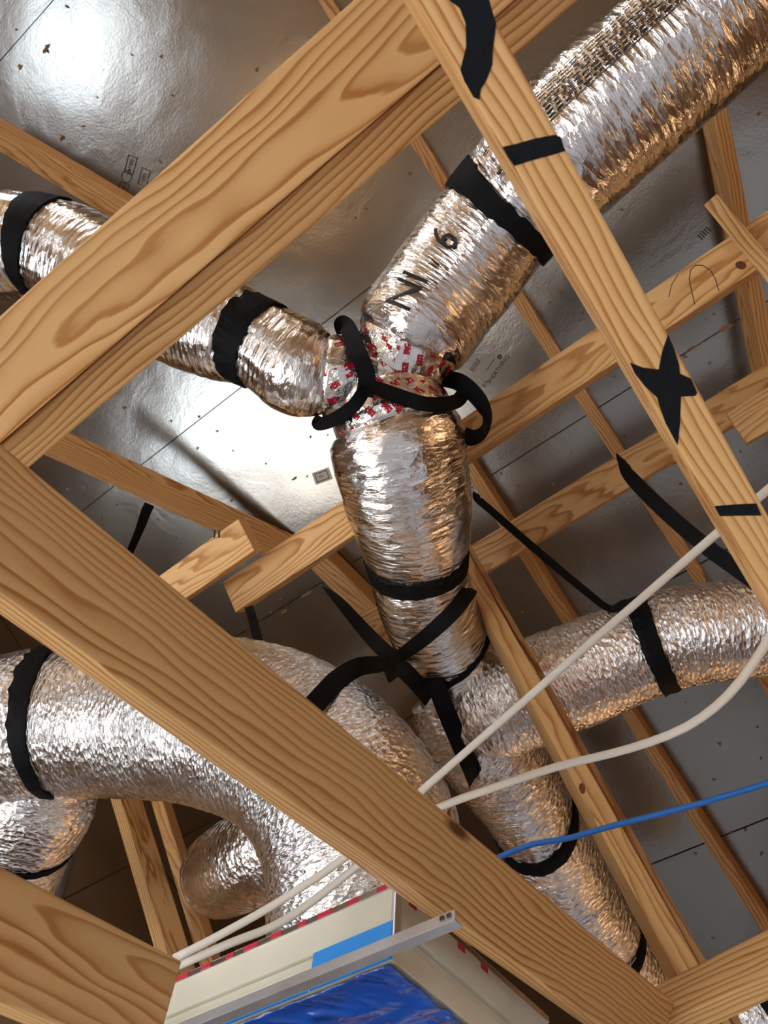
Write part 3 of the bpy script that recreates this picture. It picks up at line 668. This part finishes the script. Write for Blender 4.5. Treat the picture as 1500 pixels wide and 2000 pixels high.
strap([(835, 1305, 1.80), (848, 1330, 1.77), (870, 1385, 1.755), (895, 1445, 1.765), (920, 1500, 1.79), (935, 1540, 1.83), (945, 1585, 1.9)], .042, 'widest black strap lying along the lower wye')
strap([(292, 985, 2.45), (285, 1000, 2.42), (272, 1035, 2.38), (255, 1075, 2.34), (235, 1120, 2.3)], .032, 'short black strap hanging from the brown rafter beside the honey timber', twist=[0, .2, .7, .9, .9])
strap([(486, 1185, 1.92), (492, 1205, 1.86), (500, 1235, 1.80), (510, 1275, 1.70)], .022, 'short black strap end below the sawn brace end')
strap([(755, 1298, 1.70), (762, 1312, 1.72), (768, 1328, 1.75)], .026, 'loose black strap tail under the strap crossing', twist=[.4, 0, .3])

# ------------------------------------------------------------------ cables
def cable(pts, rx, ry, m, label, cat='cable', name='power_cable'):
    t = Tube([(x, y, D, rx) for x, y, D in pts], step=.02, seg=14, r_px=False, crinkle=0)
    V, Fc = [], []; k = 14
    for i in range(len(t.C)):
        f = (-t.C[i]).normalized(); f = (f - t.T[i] * f.dot(t.T[i])).normalized(); w = t.T[i].cross(f)
        a = .5 * math.sin(t.S[i] * 3.0); w2 = w * math.cos(a) + f * math.sin(a); f2 = f * math.cos(a) - w * math.sin(a)
        for j in range(k):
            th = 2 * math.pi * j / k; V.append(W(t.C[i] + w2 * math.cos(th) * rx + f2 * math.sin(th) * ry))
    for i in range(len(t.C) - 1):
        for j in range(k): Fc.append((i * k + j, i * k + (j + 1) % k, (i + 1) * k + (j + 1) % k, (i + 1) * k + j))
    Fc += [tuple(range(k - 1, -1, -1)), tuple(range(len(V) - k, len(V)))]
    return tag(link(name, mesh(V, Fc), m, smooth=True), label, cat)
cable([(340, 1872, 1.06), (430, 1826, 1.06), (560, 1752, 1.06), (700, 1655, 1.05), (840, 1530, 1.04), (1000, 1390, 1.03), (1200, 1215, 1.0), (1400, 1042, .96), (1560, 905, .93)], .0056, .0034, M_WHITE, 'straight white flat cable crossing in front of the right-hand duct')
cable([(350, 1885, 1.06), (450, 1842, 1.06), (560, 1795, 1.06), (700, 1690, 1.05), (790, 1612, 1.04), (870, 1572, 1.03), (960, 1540, 1.02), (1090, 1497, 1.01), (1230, 1462, .99), (1340, 1420, .97), (1420, 1360, .95), (1475, 1290, .93), (1540, 1190, .91)], .0058, .0034, M_WHITE, 'sagging white flat cable curving up to the right edge')
cable([(860, 1720, 1.06), (980, 1672, 1.04), (1040, 1649, 1.03), (1110, 1637, 1.02), (1200, 1612, 1.01), (1350, 1574, 1.0), (1510, 1527, .99), (1640, 1490, .98)], .0038, .0038, M_BLUECAB, 'blue round cable crossing the lower right', name='data_cable')
cable([(170, 1560, 2.5), (150, 1610, 2.45), (125, 1690, 2.4), (95, 1790, 2.35)], .028, .028, M_PIPE, 'dark grey pipe behind the honey timber in the lower left', 'pipe', 'grey_pipe')

# ------------------------------------------------------------------ ceiling box with taped edges and blue film
C0 = at(762, 1872, .82)                         # its near bottom corner
bx = tag(empty('duct_box', W(C0)), 'cream ceiling duct box with taped edges and blue film underneath', 'duct box')
def oriented(name, o, sx, sy, sz, m, parent, bevel=.0015):
    """box from corner o running sx along AX_H, sy along AX_G, sz up"""
    c = o + AX_H * sx / 2 + AX_G * sy / 2 + AX_U * sz / 2
    return link(name, box_mesh(sx, sy, sz, bevel), m, parent, frame(W(c), WV(AX_H), WV(AX_G), WV(AX_H.cross(AX_G))))
oriented('lower_board', C0, .75, .34, .030, M_CREAM, bx)
oriented('middle_board', C0 + AX_U * .0305 + AX_H * .006 + AX_G * .008, .744, .326, .014, M_CREAM, bx)
oriented('top_board', C0 + AX_U * .045 - AX_H * .0 + AX_G * .003, .75, .334, .045, M_CREAM, bx)
oriented('corner_trim', C0 + AX_U * .012 - AX_H * .004, .006, .012, .074, M_ALU, bx)
tp = oriented('foil_tape', C0 + AX_U * .084 - AX_H * .001 + AX_G * .001, .752, .34, .009, M_TEAR, bx)
for k in range(17):
    x = .012 + k * .041
    oriented('red_print', C0 + AX_U * .0855 + AX_H * x - AX_H * 0 + AX_G * .0002, .013 + .005 * (k % 3), .003, .0065, M_REDINK, bx, 0)
for k in range(4):
    oriented('red_print', C0 + AX_U * .078 - AX_H * .0014 + AX_G * (.03 + k * .05), .003, .014, .008, M_REDINK, bx, 0)
# blue tape on the near bottom edge
oriented('blue_tape', C0 - AX_G * .0012 - AX_H * .0012, .115, .003, .042, M_BLUETAPE, bx, 0)
oriented('blue_tape', C0 - AX_G * .0012 + AX_H * .116, .62, .003, .012, M_BLUETAPE, bx, 0)
# wrinkled film sheet under the box
V, Fc = [], []; nx, ny = 70, 50
for j in range(ny + 1):
    for i in range(nx + 1):
        h_, g_ = i / nx * .74 + .001, j / ny * .335 + .001
        d_ = .006 + .006 * noise.noise(Vector((h_ * 9, g_ * 30, 1))) + .003 * noise.noise(Vector((h_ * 40, g_ * 60 + h_ * 40, 5)))
        V.append(W(C0 + AX_H * h_ + AX_G * g_ - AX_U * max(.0015, d_)))
for j in range(ny):
    for i in range(nx): a = j * (nx + 1) + i; Fc.append((a, a + 1, a + nx + 2, a + nx + 1))
fm = link('blue_film', mesh(V, Fc), M_FILM, bx, smooth=True)
md = fm.modifiers.new('thickness', 'SOLIDIFY'); md.thickness = .0006
# steel angle nailed to the honey timber and the box
A0 = at(888, 1797, .725)
an = tag(empty('steel_angle', W(A0)), 'shiny steel angle strip nailed between honey timber and box', 'bracket')
oriented('flange', A0, 1.3, .0015, .011, M_ALU, an, .0003)
oriented('leg', A0 + AX_U * .0005, 1.3, .014, .0015, M_ALU, an, .0003)
for k in (.006, .014): link('nail_head', box_mesh(.005, .002, .005, .0008), M_STEEL, an, frame(W(A0 + AX_H * k - AX_G * .001 + AX_U * .006), WV(AX_H), WV(AX_G), WV(AX_H.cross(AX_G))))
